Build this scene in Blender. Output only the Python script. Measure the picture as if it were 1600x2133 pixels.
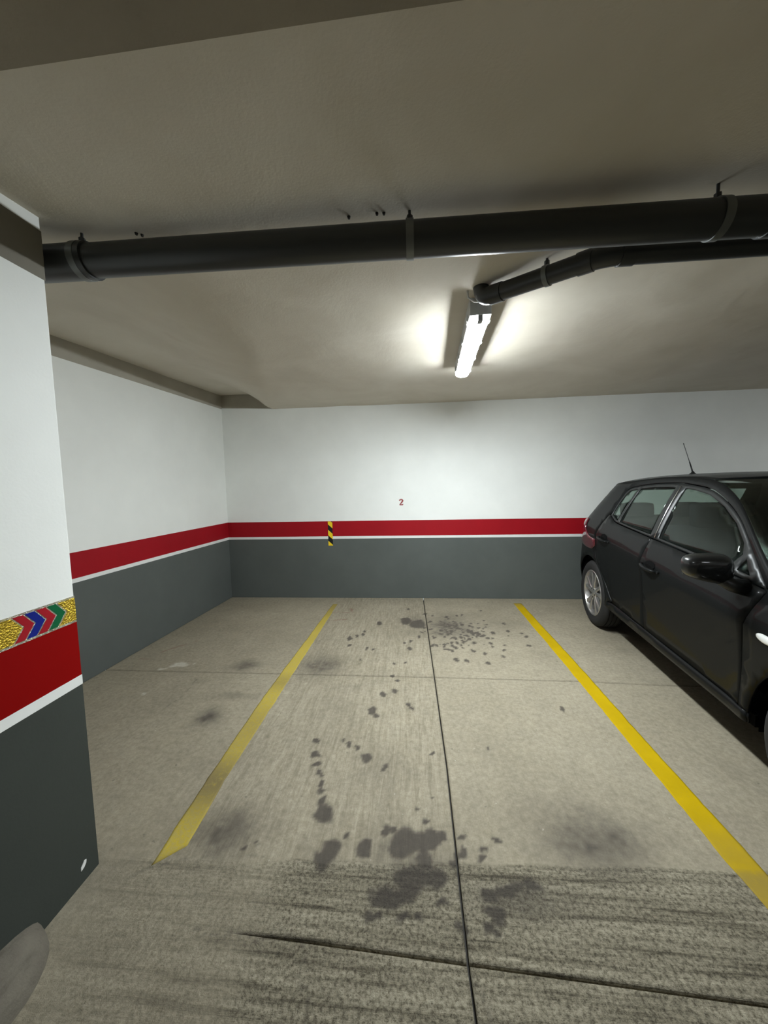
import bpy, bmesh, math, random
import numpy as np
from mathutils import Vector, Matrix, noise
from mathutils.geometry import delaunay_2d_cdt

S = bpy.context.scene
for o in list(bpy.data.objects):
    bpy.data.objects.remove(o, do_unlink=True)
C = S.collection
random.seed(7)
PI = math.pi

# ------------------------------------------------------------------ camera
PITCH, ROLL, YAW, CAMZ = 0.07770704, -0.02206781, -0.08492652, 1.5
cd = bpy.data.cameras.new('camera')
cam = bpy.data.objects.new('camera', cd); C.objects.link(cam)
cd.sensor_fit = 'HORIZONTAL'; cd.sensor_width = 36.0; cd.lens = 740 / 1600 * 36.0
cd.clip_start = 0.02; cd.clip_end = 100
fwd = Vector((math.sin(YAW) * math.cos(PITCH), math.cos(YAW) * math.cos(PITCH), -math.sin(PITCH)))
rgt = Vector((math.cos(YAW), -math.sin(YAW), 0)); upv = rgt.cross(fwd)
r2 = rgt * math.cos(ROLL) + upv * math.sin(ROLL); u2 = -rgt * math.sin(ROLL) + upv * math.cos(ROLL)
M = Matrix(((r2.x, u2.x, -fwd.x, 0), (r2.y, u2.y, -fwd.y, 0), (r2.z, u2.z, -fwd.z, CAMZ), (0, 0, 0, 1)))
cam.matrix_world = M
S.camera = cam

# ------------------------------------------------------------------ world + exposure
w = bpy.data.worlds.new('world'); S.world = w; w.use_nodes = True
w.node_tree.nodes['Background'].inputs[0].default_value = (0.9, 0.95, 1.0, 1)
w.node_tree.nodes['Background'].inputs[1].default_value = 0.0
S.view_settings.view_transform = 'Standard'; S.view_settings.look = 'None'
S.view_settings.gamma = 1.0; S.view_settings.use_curve_mapping = False
S.view_settings.exposure = 0.75
LAMP_STRENGTH = 186.0
AISLE_FILL_STRENGTH = 30.0  # strength of the unseen aisle lamps added as fill
LAMP_COLOR = (0.90, 0.97, 1.0)

# ------------------------------------------------------------------ helpers
def tag(o, label=None, cat=None, group=None, kind=None):
    if label: o['label'] = label
    if cat: o['category'] = cat
    if group: o['group'] = group
    if kind: o['kind'] = kind
    return o

def empty(name, loc=(0, 0, 0), rz=0, parent=None):
    o = bpy.data.objects.new(name, None); C.objects.link(o)
    o.empty_display_size = 0.1; o.location = loc; o.rotation_euler = (0, 0, rz); o.parent = parent
    return o

def link(name, me, mat=None, parent=None, smooth=False):
    if mat is not None: me.materials.append(mat)
    if smooth:
        me.polygons.foreach_set('use_smooth', [True] * len(me.polygons))
    o = bpy.data.objects.new(name, me); C.objects.link(o); o.parent = parent
    return o

def from_np(name, V, F, mat=None, parent=None, smooth=False):
    """V (n,3) float, F (m,k) int array or list of tuples"""
    me = bpy.data.meshes.new(name)
    if isinstance(F, np.ndarray):
        n, k = F.shape
        me.vertices.add(len(V)); me.vertices.foreach_set('co', np.asarray(V, np.float32).ravel())
        me.loops.add(n * k); me.loops.foreach_set('vertex_index', F.astype(np.int32).ravel())
        me.polygons.add(n); me.polygons.foreach_set('loop_start', np.arange(0, n * k, k, dtype=np.int32))
        me.update(calc_edges=True); me.validate()
    else:
        me.from_pydata([tuple(v) for v in V], [], F); me.update()
    return link(name, me, mat, parent, smooth)

def bm_obj(name, bm, mat, parent=None, smooth=False, sharp=None):
    bmesh.ops.recalc_face_normals(bm, faces=bm.faces)
    me = bpy.data.meshes.new(name); bm.to_mesh(me); bm.free()
    o = link(name, me, mat, parent, smooth or sharp is not None)
    if sharp is not None: me.set_sharp_from_angle(angle=sharp)
    return o

def box(bm, x0, x1, y0, y1, z0, z1, bev=0.0):
    r = bmesh.ops.create_cube(bm, size=1)
    for v in r['verts']:
        v.co = Vector((x0 + (v.co.x + .5) * (x1 - x0), y0 + (v.co.y + .5) * (y1 - y0), z0 + (v.co.z + .5) * (z1 - z0)))
    if bev:
        es = list({e for v in r['verts'] for e in v.link_edges})
        bmesh.ops.bevel(bm, geom=es, offset=bev, segments=2, profile=.7, affect='EDGES')

def prism(bm, poly, z0, z1):
    """poly: list of (x,y) -> vertical prism"""
    a = [bm.verts.new((x, y, z0)) for x, y in poly]; b = [bm.verts.new((x, y, z1)) for x, y in poly]
    n = len(poly)
    bm.faces.new(a[::-1]); bm.faces.new(b)
    for i in range(n): bm.faces.new((a[i], a[(i + 1) % n], b[(i + 1) % n], b[i]))

def tube(bm, pts, r, seg=20, cap=True):
    pts = [Vector(p) for p in pts]; rings = []
    rr = r if isinstance(r, (list, tuple)) else [r] * len(pts)
    n0 = None
    for i, p in enumerate(pts):
        t = (pts[min(i + 1, len(pts) - 1)] - pts[max(i - 1, 0)]).normalized()
        if n0 is None:
            n0 = t.orthogonal().normalized()
        else:
            n0 = (n0 - t * n0.dot(t)).normalized()
        b = t.cross(n0)
        rings.append([bm.verts.new(p + (n0 * math.cos(a) + b * math.sin(a)) * rr[i]) for a in [2 * PI * k / seg for k in range(seg)]])
    for A, B in zip(rings, rings[1:]):
        for k in range(seg): bm.faces.new((A[k], A[(k + 1) % seg], B[(k + 1) % seg], B[k]))
    if cap: bm.faces.new(rings[0][::-1]); bm.faces.new(rings[-1])

def lathe(bm, prof, seg=48, axis='y', loc=(0, 0, 0), closed=False):
    """prof list (r, h) revolved about an axis"""
    rings = []
    for r, h in prof:
        ring = []
        for k in range(seg):
            a = 2 * PI * k / seg
            c, s = r * math.cos(a), r * math.sin(a)
            co = {'y': (c, h, s), 'z': (c, s, h), 'x': (h, c, s)}[axis]
            ring.append(bm.verts.new(Vector(co) + Vector(loc)))
        rings.append(ring)
    pairs = list(zip(rings, rings[1:])) + ([(rings[-1], rings[0])] if closed else [])
    for A, B in pairs:
        for k in range(seg): bm.faces.new((A[k], A[(k + 1) % seg], B[(k + 1) % seg], B[k]))
    return rings

def vnoise(x, y, scale, seed=0):
    """smooth value noise 0..1 in numpy"""
    rs = np.random.RandomState(seed); n = 256
    T = rs.rand(n, n)
    X = np.asarray(x) * scale + 1000.3; Y = np.asarray(y) * scale + 1000.7
    xi = np.floor(X).astype(int); yi = np.floor(Y).astype(int); fx = X - xi; fy = Y - yi
    fx = fx * fx * (3 - 2 * fx); fy = fy * fy * (3 - 2 * fy)
    g = lambda a, b: T[a % n, b % n]
    return (g(xi, yi) * (1 - fx) + g(xi + 1, yi) * fx) * (1 - fy) + (g(xi, yi + 1) * (1 - fx) + g(xi + 1, yi + 1) * fx) * fy

def sstep(a, b, x):
    t = np.clip((np.asarray(x, float) - a) / (b - a), 0, 1); return t * t * (3 - 2 * t)

# ------------------------------------------------------------------ materials
class N:
    def __init__(s, name):
        s.m = bpy.data.materials.new(name); s.m.use_nodes = True; s.t = s.m.node_tree
        s.b = s.t.nodes['Principled BSDF']; s.out = s.t.nodes['Material Output']
    def n(s, typ, **kw):
        nd = s.t.nodes.new(typ)
        for k, v in kw.items(): setattr(nd, k, v)
        return nd
    def l(s, a, b): s.t.links.new(a, b)
    def coord(s, scale=(1, 1, 1), rot=(0, 0, 0)):
        if not hasattr(s, '_tc'): s._tc = s.n('ShaderNodeTexCoord')
        mp = s.n('ShaderNodeMapping'); mp.inputs['Scale'].default_value = scale; mp.inputs['Rotation'].default_value = rot
        s.l(s._tc.outputs['Object'], mp.inputs[0]); return mp.outputs[0]
    def noise(s, scale, detail=4, rough=.55, stretch=(1, 1, 1), rot=(0, 0, 0), dist=0):
        nd = s.n('ShaderNodeTexNoise'); nd.inputs['Scale'].default_value = scale; nd.inputs['Detail'].default_value = detail
        nd.inputs['Roughness'].default_value = rough; nd.inputs['Distortion'].default_value = dist
        s.l(s.coord(stretch, rot), nd.inputs['Vector']); return nd.outputs['Fac']
    def ramp(s, fac, a, b, ca=(0, 0, 0), cb=(1, 1, 1)):
        r = s.n('ShaderNodeValToRGB'); r.color_ramp.elements[0].position = a; r.color_ramp.elements[1].position = b
        r.color_ramp.elements[0].color = (*ca, 1); r.color_ramp.elements[1].color = (*cb, 1)
        s.l(fac, r.inputs[0]); return r.outputs[0]
    def attr(s, name):
        a = s.n('ShaderNodeAttribute'); a.attribute_name = name; return a.outputs['Fac']
    def mix(s, fac, a, b, blend='MIX'):
        m = s.n('ShaderNodeMix', data_type='RGBA', blend_type=blend)
        for sock, v in ((m.inputs[0], fac), (m.inputs[6], a), (m.inputs[7], b)):
            if isinstance(v, bpy.types.NodeSocket): s.l(v, sock)
            elif isinstance(v, (int, float)): sock.default_value = v
            else: sock.default_value = (*v, 1)
        return m.outputs[2]
    def math(s, op, a, b=None):
        m = s.n('ShaderNodeMath', operation=op)
        for i, v in enumerate((a, b)):
            if v is None: continue
            if isinstance(v, bpy.types.NodeSocket): s.l(v, m.inputs[i])
            else: m.inputs[i].default_value = v
        return m.outputs[0]
    def bump(s, h, strength=.3, dist=.01, prev=None):
        b = s.n('ShaderNodeBump'); b.inputs['Strength'].default_value = strength; b.inputs['Distance'].default_value = dist
        s.l(h, b.inputs['Height'])
        if prev is not None: s.l(prev, b.inputs['Normal'])
        return b.outputs[0]
    def set(s, **kw):
        for k, v in kw.items():
            i = s.b.inputs[k.replace('_', ' ')]
            if isinstance(v, bpy.types.NodeSocket): s.l(v, i)
            elif isinstance(v, (tuple, list)): i.default_value = (*v, 1) if len(v) == 3 else v
            else: i.default_value = v
        return s.m

def plain(name, col, rough=.5, metal=0, **kw):
    m = N(name); m.set(Base_Color=col, Roughness=rough, Metallic=metal, **kw)
    return m.m

def painted(name, col, rough=.5, var=.06, bump=.08, scale=6, spec=.22):
    m = N(name)
    n1 = m.noise(scale, 5, .6); n2 = m.noise(90, 3)
    dark = tuple(c * (1 - var * 2) for c in col)
    m.set(Base_Color=m.mix(m.ramp(n1, .3, .7), dark, col), Roughness=rough, Specular_IOR_Level=spec, Normal=m.bump(n2, bump, .004))
    return m.m

MAT = {}
MAT['white'] = painted('white wall paint', (0.86, 0.875, 0.845), .6, .03, .10, 2.2)
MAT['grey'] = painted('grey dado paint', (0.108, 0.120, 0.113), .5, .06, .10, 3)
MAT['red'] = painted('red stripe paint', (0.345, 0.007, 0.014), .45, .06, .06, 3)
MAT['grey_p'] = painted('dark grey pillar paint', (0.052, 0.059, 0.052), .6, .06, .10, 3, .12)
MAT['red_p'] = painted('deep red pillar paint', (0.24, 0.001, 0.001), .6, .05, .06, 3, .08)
MAT['line'] = painted('white line paint', (0.80, 0.81, 0.79), .5, .03, .05, 9)

def ceiling_mat():
    m = N('ceiling plaster')
    n1 = m.noise(1.3, 5, .6, dist=.6); n2 = m.noise(3.2, 5, .58, (1, .6, 1), (0, 0, .5), .3); n3 = m.noise(130, 3)
    col = m.mix(m.ramp(n1, .35, .7), (0.60, 0.55, 0.46), (0.69, 0.645, 0.555))
    col = m.mix(m.math('MULTIPLY', m.ramp(n2, .60, .80), .4), col, (0.52, 0.45, 0.36))
    b1 = m.bump(n2, .17, .03); b2 = m.bump(n3, .12, .004, b1)
    return m.set(Base_Color=col, Roughness=.75, Normal=b2)
MAT['ceiling'] = ceiling_mat()

def concrete_mat():
    m = N('parking floor concrete')
    stain = m.attr('stain'); rough = m.attr('rough'); tone = m.attr('tone'); left = m.attr('brush')
    big = m.noise(1.6, 5, .6); mid = m.noise(9, 6, .65); fine = m.noise(150, 4, .7)
    grain = m.noise(75, 5, .75)
    streak_y = m.noise(42, 6, .75, (1.0, .10, 1), (0, 0, .12), .9)
    streak_d = m.noise(26, 6, .75, (1.0, .22, 1), (0, 0, -.6), 1.2)
    streak_x = m.noise(34, 5, .7, (.045, 1.0, 1), (0, 0, .02), .15)
    col = m.mix(m.ramp(big, .3, .72), (0.275, 0.240, 0.170), (0.355, 0.314, 0.230))
    col = m.mix(m.math('MULTIPLY', m.ramp(mid, .40, .75), .5), col, (0.225, 0.2, 0.15))
    blot = m.noise(3.6, 6, .66, dist=1.2); col = m.mix(m.math('MULTIPLY', m.ramp(blot, .52, .66), .30), col, (0.21, 0.184, 0.134))
    mott = m.noise(38, 6, .72); col = m.mix(.34, col, m.ramp(mott, .30, .70), 'SOFT_LIGHT')
    pit = m.noise(34, 2, .5); col = m.mix(m.math('MULTIPLY', m.ramp(pit, .73, .77), .6), col, (0.09, 0.08, 0.065)); chipn = m.noise(47, 2, .5, (1, 1, 1), (0, 0, 1)); col = m.mix(m.math('MULTIPLY', m.ramp(chipn, .755, .775), .5), col, (0.66, 0.63, 0.54))
    sy = m.mix(left, m.ramp(streak_d, .2, .8, (.36, .36, .36), (.64, .64, .64)), m.ramp(streak_y, .33, .67))
    col = m.mix(.36, col, sy, 'SOFT_LIGHT')
    # coarse broomed and pitted aisle surface
    rc = m.mix(m.ramp(grain, .38, .60), (0.085, 0.073, 0.048), (0.335, 0.30, 0.215))
    rc = m.mix(.62, rc, m.ramp(streak_x, .34, .62), 'SOFT_LIGHT')
    rc = m.mix(m.math('MULTIPLY', m.ramp(streak_x, .33, .43, (1, 1, 1), (0, 0, 0)), .58), rc, (0.035, 0.030, 0.020))
    pits = m.noise(95, 3, .6); rc = m.mix(m.math('MULTIPLY', m.ramp(pits, .60, .68), .7), rc, (0.045, 0.037, 0.022))
    col = m.mix(rough, col, rc)
    col = m.mix(m.math('MULTIPLY', m.ramp(fine, .34, .66), .38), col, (0.185, 0.165, 0.125))
    col = m.mix(1.0, col, m.mix(tone, (0.60, 0.595, 0.60), (1.0, 1.0, 1.0)), 'MULTIPLY')
    col = m.mix(m.attr('pale'), col, (0.55, 0.52, 0.44)); col = m.mix(m.attr('redmark'), col, (0.16, 0.05, 0.04))
    col = m.mix(stain, col, (0.046, 0.039, 0.034))
    h1 = m.math('MULTIPLY', m.math('ADD', m.math('MULTIPLY', streak_x, .7), grain), rough)
    b = m.bump(h1, .65, .012); b = m.bump(m.math('MULTIPLY', streak_y, left), .28, .006, b); b = m.bump(fine, .25, .004, b)
    return m.set(Base_Color=col, Roughness=.85, Specular_IOR_Level=.2, Normal=b)
MAT['concrete'] = concrete_mat()
MAT['subbase'] = plain('dark joint filler', (0.035, 0.032, 0.028), .95)

def yellow_mat(name, wear, col):
    m = N(name)
    n1 = m.noise(70, 5, .75); n2 = m.noise(5, 4, .6); n3 = m.noise(22, 4, .7)
    dirt = m.attr('dirt')
    c = m.mix(m.ramp(n2, .35, .7), tuple(v * .88 for v in col), col)
    k = m.math('ADD', m.math('MULTIPLY', m.ramp(n1, .52 - wear, .75 - wear), .45 + wear), 0.0)
    c = m.mix(m.math('MULTIPLY', k, .8), c, (0.30, 0.265, 0.15))
    c = m.mix(m.math('MULTIPLY', dirt, m.ramp(n3, .12, .48)), c, (0.17, 0.135, 0.06))
    return m.set(Base_Color=c, Roughness=.75, Specular_IOR_Level=.12, Normal=m.bump(n1, .4, .004))
MAT['yellow_old'] = yellow_mat('worn yellow line paint', .18, (0.46, 0.345, 0.018))
MAT['yellow'] = yellow_mat('yellow line paint', -.06, (0.45, 0.305, 0.0005))

MAT['pipe'] = plain('dark grey plastic pipe', (0.030, 0.033, 0.033), .38)
MAT['clamp'] = plain('galvanised clamp', (0.16, 0.17, 0.165), .45, .6)
MAT['tray'] = plain('pale grey lamp housing', (0.55, 0.57, 0.58), .4)
MAT['lampgrey'] = plain('grey lamp plastic', (0.32, 0.33, 0.34), .45)
MAT['cable'] = plain('white cable', (0.6, 0.6, 0.58), .5)
def glow_mat(nm, strength):
    m = N(nm)
    return m.set(Base_Color=(0.85, 0.87, 0.88), Roughness=.3, Emission_Color=LAMP_COLOR, Emission_Strength=strength)
MAT['glow'] = glow_mat('lit lamp diffuser', LAMP_STRENGTH)
MAT['glow_right'] = glow_mat('lit lamp diffuser beyond the car', 34.0)
MAT['glow_aisle_fill'] = glow_mat('added aisle fill lamp diffuser', AISLE_FILL_STRENGTH)
MAT['kerb'] = MAT['concrete']

# ------------------------------------------------------------------ room geometry constants
BY = 4.585                                   # back wall face
LX = lambda y: -2.511 - (4.604 - y) * 0.0461 # left wall face
RX, FY = 6.3, -5.2
def ceil_z(x, y):
    x = np.asarray(x, float); y = np.asarray(y, float)
    z = 2.51 - .023 * (BY - np.clip(y, .2, 4.7))
    t = np.clip((BY - y) / 2.0, 0, 1.4)
    hi = -1.82 + .75 * t; lo = -2.12 - .25 * t
    rise = .20 - .025 * t
    k = 1 - np.where(t < .02, np.clip((x - lo) / (hi - lo), 0, 1), sstep(0, 1, (x - lo) / (hi - lo)))
    fade = sstep(.6, 1.7, y)
    return z + rise * k * fade

# floor: sub base + separate slabs
bm = bmesh.new(); box(bm, -3.3, RX + .2, FY - .2, BY + .2, -.16, -.03)
floor = bm_obj('floor', bm, MAT['subbase']); tag(floor, kind='structure')

BLOBS = [(-0.594,1.935,.017,.023),(-0.566,1.843,.019,.025),(-0.544,1.776,.015,.021),(-0.518,1.707,.02,.025),(-0.496,1.654,.019,.024),(-0.482,1.612,.019,.023),(-0.455,1.542,.023,.03),(-0.43,1.482,.048,.052),(-0.446,1.951,.015,.019),(-0.394,1.919,.017,.022),(-0.342,1.892,.016,.021),(-0.282,1.818,.029,.037),(-0.181,1.773,.013,.015),(0.076,1.886,.013,.017),(0.405,1.941,.011,.015),(-0.294,2.24,.026,.04),(-0.272,2.192,.015,.024),(-0.056,2.319,.014,.021),(-0.036,2.288,.013,.02),(-0.152,1.424,.025,.025),(-0.121,1.437,.021,.021),(-0.047,1.399,.071,.058),(0.013,1.393,.061,.055),(-0.077,1.367,.05,.048),(0.065,1.421,.031,.031),(0.102,1.423,.02,.021),(-0.224,1.338,.035,.033),(-0.315,1.393,.012,.012),(-0.363,1.329,.045,.05),(-0.393,1.29,.04,.04),(0.011,1.316,.04,.045),(-0.027,1.244,.064,.05),(0.046,1.248,.046,.04),(-0.044,1.194,.049,.035),(-0.132,1.181,.062,.035),(-0.159,1.111,.036,.02),(-0.06,1.123,.024,.016),(-0.01,1.117,.02,.014),(0.179,1.407,.016,.016),(0.179,1.349,.015,.02),(0.249,1.376,.014,.014),(0.251,1.335,.013,.02),(0.317,1.42,.016,.016),(0.146,1.333,.016,.014),(0.252,1.206,.038,.034),(0.326,1.226,.05,.025),(0.416,1.24,.044,.022),(0.257,1.149,.033,.02),(0.225,1.113,.024,.016),(0.136,1.107,.018,.014),(0.076,1.165,.02,.014),(0.134,1.305,.019,.017),(-0.642,3.336,.022,.044),(-0.58,3.393,.014,.033),(-0.532,3.429,.015,.034),(-0.524,3.511,.015,.036),(-0.396,3.729,.026,.05),(-0.628,3.18,.014,.029),(-0.062,3.143,.017,.038),(-0.122,3.249,.013,.03),(-0.381,3.112,.014,.028),(-0.448,3.119,.014,.028),(-0.188,2.673,.014,.024),(-0.14,2.606,.011,.019),(-0.183,2.868,.012,.022),(-0.087,2.872,.012,.022),(-0.463,2.922,.012,.025),(-0.731,1.302,.010,.010),(-0.68,1.327,.010,.011),(0.953,2.317,.017,.027),(0.064,1.604,.009,.010),(0.001,1.532,.014,.014),(0.041,1.481,.015,.016),(-0.236,2.433,.021,.030),(-0.169,2.466,.021,.030),(0.018,3.715,.09,.12),(-0.111,3.80,.07,.10)]
rs = np.random.RandomState(4)
for _ in range(150):
    a, b = rs.normal(.42, .23), rs.normal(3.50, .24)
    r = rs.uniform(.008, .022); BLOBS.append((a, b, r, r * 1.5))
SMUDGE = [(0.72,1.44,.20,.13,.85),(-0.86,1.378,.15,.11,.85),(-0.80,2.80,.16,.16,.75),(-1.362,2.112,.075,.075,1.2),(-1.432,2.79,.10,.07,.9),(0.34,3.70,.34,.30,.75),(0.85,3.74,.26,.18,.25),(0.05,3.85,.22,.2,.45),(-0.209,1.75,.16,.16,.22),(0.50,1.55,.16,.12,.2),(-0.02,1.30,.20,.12,.55),(0.35,1.21,.22,.06,.55),(-1.25,1.18,.16,.10,.3),(-0.55,2.30,.2,.3,.18),(-.38,1.30,.08,.09,.3),(2.3,3.2,.5,.9,.25),(-1.33,2.36,.16,.035,.35)]
CRACKS = [((-.38,1.033),(-.47,1.052),(-.55,1.03),(-.62,1.045),(-.70,1.03),(-.78,1.04)),((-.37,1.02),(-.365,.96),(-.345,.93),(-.33,.88),(-.335,.8),(-.32,.6)),((.15,.985),(.172,.955),(.185,.92),(.20,.88),(.205,.7)),((-.62,1.28),(-.80,1.268),(-.95,1.26),(-1.05,1.215),(-1.12,1.19)),((-1.75,2.62),(-1.70,2.35),(-1.72,2.2))]

PALE = [(-2.014, 2.768, .075, .04), (-2.07, 2.74, .03, .02), (-2.118, 2.70, .035, .018), (-1.996, 2.338, .02, .012), (-1.9, 2.80, .012, .01), (-1.95, 2.02, .007, .006)]
REDS = [((-.985, 4.05), (-.751, 4.04)), ((-.751, 4.04), (-.774, 4.168)), ((-.96, 3.80), (-.771, 3.815)), ((-2.35, 3.0), (-2.15, 3.22)), ((-2.45, 2.86), (-2.36, 2.86))]
def floor_marks(x, y):
    wx = x + .03 * (vnoise(x, y, 18, 41) - .5); wy = y + .03 * (vnoise(x, y, 18, 42) - .5)
    pale = np.zeros_like(x); red = np.zeros_like(x)
    for cx, cy, rx, ry in PALE:
        pale = np.maximum(pale, .55 * sstep(1.25, .7, np.hypot((wx - cx) / rx, (wy - cy) / ry)) * (.5 + .6 * vnoise(x, y, 60, 43)))
    for (ax, ay), (bx, by) in REDS:
        px, py = wx - ax, wy - ay; dx, dy = bx - ax, by - ay
        t = np.clip((px * dx + py * dy) / (dx * dx + dy * dy), 0, 1)
        red = np.maximum(red, .5 * sstep(.022, .006, np.hypot(px - t * dx, py - t * dy)) * vnoise(x, y, 25, 44))
    return np.clip(pale, 0, 1), np.clip(red, 0, 1)

def floor_fields(x, y):
    wx = x + .030 * (vnoise(x, y, 14, 1) - .5) + .018 * (vnoise(x, y, 45, 3) - .5)
    wy = y + .030 * (vnoise(x, y, 14, 2) - .5) + .018 * (vnoise(x, y, 45, 4) - .5)
    st = np.zeros_like(x)
    for cx, cy, rx, ry in BLOBS:
        m = (abs(x - cx) < rx * 2 + .04) & (abs(y - cy) < ry * 2 + .04)
        if not m.any(): continue
        d = np.hypot((wx[m] - cx) / rx, (wy[m] - cy) / ry)
        st[m] = np.maximum(st[m], .86 * sstep(1.25, .75, d))
    n = vnoise(x, y, 9, 5); n2 = vnoise(x, y, 40, 6)
    for cx, cy, rx, ry, a in SMUDGE:
        d2 = ((wx - cx) / rx) ** 2 + ((wy - cy) / ry) ** 2
        st = np.maximum(st, a * np.exp(-d2 * .9) * (.55 + .6 * n) * (.75 + .5 * n2))
    for L in CRACKS:
        for (ax, ay), (bx, by) in zip(L, L[1:]):
            m = (x > min(ax, bx) - .03) & (x < max(ax, bx) + .03) & (y > min(ay, by) - .03) & (y < max(ay, by) + .03)
            if not m.any(): continue
            px, py = wx[m] - ax, wy[m] - ay; dx, dy = bx - ax, by - ay
            t = np.clip((px * dx + py * dy) / (dx * dx + dy * dy), 0, 1)
            d = np.hypot(px - t * dx, py - t * dy); st[m] = np.maximum(st[m], .42 * sstep(.008, .001, d))
    edge = 1.30 + .045 * x + .02 * (vnoise(x, y, 9, 8) - .5)
    rough = sstep(.012, -.012, y - edge)
    lft = sstep(-.45, -.62, x + .08 * (vnoise(x, y, 5, 9) - .5)); rough = rough * (1 - .45 * lft)
    rough = np.where(x < -1.0, rough * sstep(-1.45, -.95, x), rough)
    tone = .74 + .30 * (vnoise(x, y, 1.3, 11) - .3) + .12 * (vnoise(x, y, 4.1, 12) - .5)
    brush = sstep(.20, .05, x - .02) * sstep(-1.2, -.9, x)
    return np.clip(st, 0, 1), np.clip(rough, 0, 1), np.clip(tone, 0, 1), brush

def xjoint(y): return np.interp(y, [.9, 1.01, 1.8, 2.67, 4.4], [.151, .147, .152, .137, .103])
def yj1(x): return np.interp(x, [-2.8, .14, 1.25, 1.85, 3.2, 6.3], [2.659, 2.666, 2.656, 2.630, 2.60, 2.55])
def yj2(x): return np.interp(x, [-3, -.8, -.37, .15, .98, 6.3], [1.06, 1.04, 1.032, 1.011, .981, .79])
G = .005
def gap2(x): return np.interp(x, [-.62, -.36], [0.0, G])
XE = [lambda y: LX(np.asarray(y)) + 0 * y, xjoint, lambda y: 3.25 + 0 * y, lambda y: RX + 0 * y]
YE = [lambda x: BY + 0 * x, yj1, yj2, lambda x: -.75 + 0 * x, lambda x: -2.5 + 0 * x, lambda x: FY + 0 * x]
def slab(i, j, res):
    xs = [-2.6, .14, 3.25, RX]; ys = [BY, 2.66, 1.01, -.75, -2.5, FY]
    nx = max(4, int((xs[i + 1] - xs[i]) / res)); ny = max(4, int((ys[j] - ys[j + 1]) / res))
    u, v = np.meshgrid(np.linspace(0, 1, nx + 1), np.linspace(0, 1, ny + 1))
    x0 = xs[i] + u * (xs[i + 1] - xs[i])
    g0 = gap2(x0) if j == 1 else np.full_like(x0, G if j < 5 else 0)
    g1 = gap2(x0) if j == 2 else np.full_like(x0, G if j > 0 else 0)
    yl = YE[j + 1](x0) + g0; yh = YE[j](x0) - g1
    y = yl + v * (yh - yl)
    xl = XE[i](y) + (G if i > 0 else 0); xh = XE[i + 1](y) - (G if i < 2 else 0)
    x = xl + u * (xh - xl)
    P = np.stack([x.ravel(), y.ravel(), np.zeros(x.size)], 1)
    idx = np.arange(x.size).reshape(ny + 1, nx + 1)
    F = np.stack([idx[:-1, :-1].ravel(), idx[:-1, 1:].ravel(), idx[1:, 1:].ravel(), idx[1:, :-1].ravel()], 1)
    ring = np.concatenate([idx[0, :], idx[1:, -1], idx[-1, -2::-1], idx[-2:0:-1, 0]])
    low = P[ring].copy(); low[:, 2] = -.03
    k = np.arange(len(ring)); k2 = np.roll(k, -1)
    F2 = np.stack([ring[k], len(P) + k, len(P) + k2, ring[k2]], 1)
    yb = yj2(P[ring, 0]); shut = (P[ring, 0] < -.60) & (abs(P[ring, 1] - yb) < .002)
    F2 = F2[~(shut[k] & shut[k2])]                     # the slabs are cast together left of the joint
    V = np.concatenate([P, low]); FF = np.concatenate([F, F2])
    o = from_np('concrete_slab', V, FF, MAT['concrete'], floor)
    st, ro, to, br = floor_fields(V[:, 0], V[:, 1])
    pa, rd_ = floor_marks(V[:, 0], V[:, 1])
    for nm, a in (('stain', st), ('rough', ro), ('tone', to), ('brush', br), ('pale', pa), ('redmark', rd_)):
        at = o.data.attributes.new(nm, 'FLOAT', 'POINT'); at.data.foreach_set('value', a.astype(np.float32))
for i in range(3):
    for j in range(5):
        slab(i, j, {0: {0: .012, 1: .011, 2: .011}, 1: {0: .013, 1: .011, 2: .012}}.get(i, {}).get(j, .06))

# ceiling as a hand-plastered, slightly uneven sheet
xs = np.linspace(-3.1, RX + .1, 236); ys = np.linspace(FY - .1, BY + .1, 246)
xx, yy = np.meshgrid(xs, ys)
zz = ceil_z(xx, yy) + .010 * (vnoise(xx, yy, 1.4, 21) - .5) + .006 * (vnoise(xx, yy, 3.7, 22) - .5)
nx, ny = len(xs), len(ys)
idx = np.arange(nx * ny).reshape(ny, nx)
Vb = np.stack([xx.ravel(), yy.ravel(), zz.ravel()], 1); Vt = Vb.copy(); Vt[:, 2] = 2.95
F = np.stack([idx[:-1, :-1].ravel(), idx[1:, :-1].ravel(), idx[1:, 1:].ravel(), idx[:-1, 1:].ravel()], 1)
ring = np.concatenate([idx[0, :], idx[1:, -1], idx[-1, -2::-1], idx[-2:0:-1, 0]]); k = np.arange(len(ring)); k2 = np.roll(k, -1)
low = Vb[ring].copy(); low[:, 2] = 2.95
F2 = np.stack([ring[k], ring[k2], len(Vb) + k2, len(Vb) + k], 1)
ceiling = from_np('ceiling', np.concatenate([Vb, low]), np.concatenate([F, F2]), MAT['ceiling'], None, True)
tag(ceiling, kind='structure')
bm = bmesh.new(); box(bm, -3.1, RX + .1, FY - .1, BY + .1, 2.94, 3.0)
bm_obj('upper_slab', bm, MAT['ceiling'], ceiling)
for sx_, sy_ in ((-.211, 1.303), (-.112, 1.297), (-.088, 1.298), (-1.0, 1.30), (-.985, 1.31)):
    bm = bmesh.new(); zc_ = float(ceil_z(sx_, sy_)); lathe(bm, [(.0005, zc_ - .008), (.004, zc_ - .008), (.006, zc_), (.006, zc_ + .02)], 10, 'z', (sx_, sy_, 0))
    bm_obj('screw_anchor', bm, MAT['subbase'], ceiling)

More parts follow.
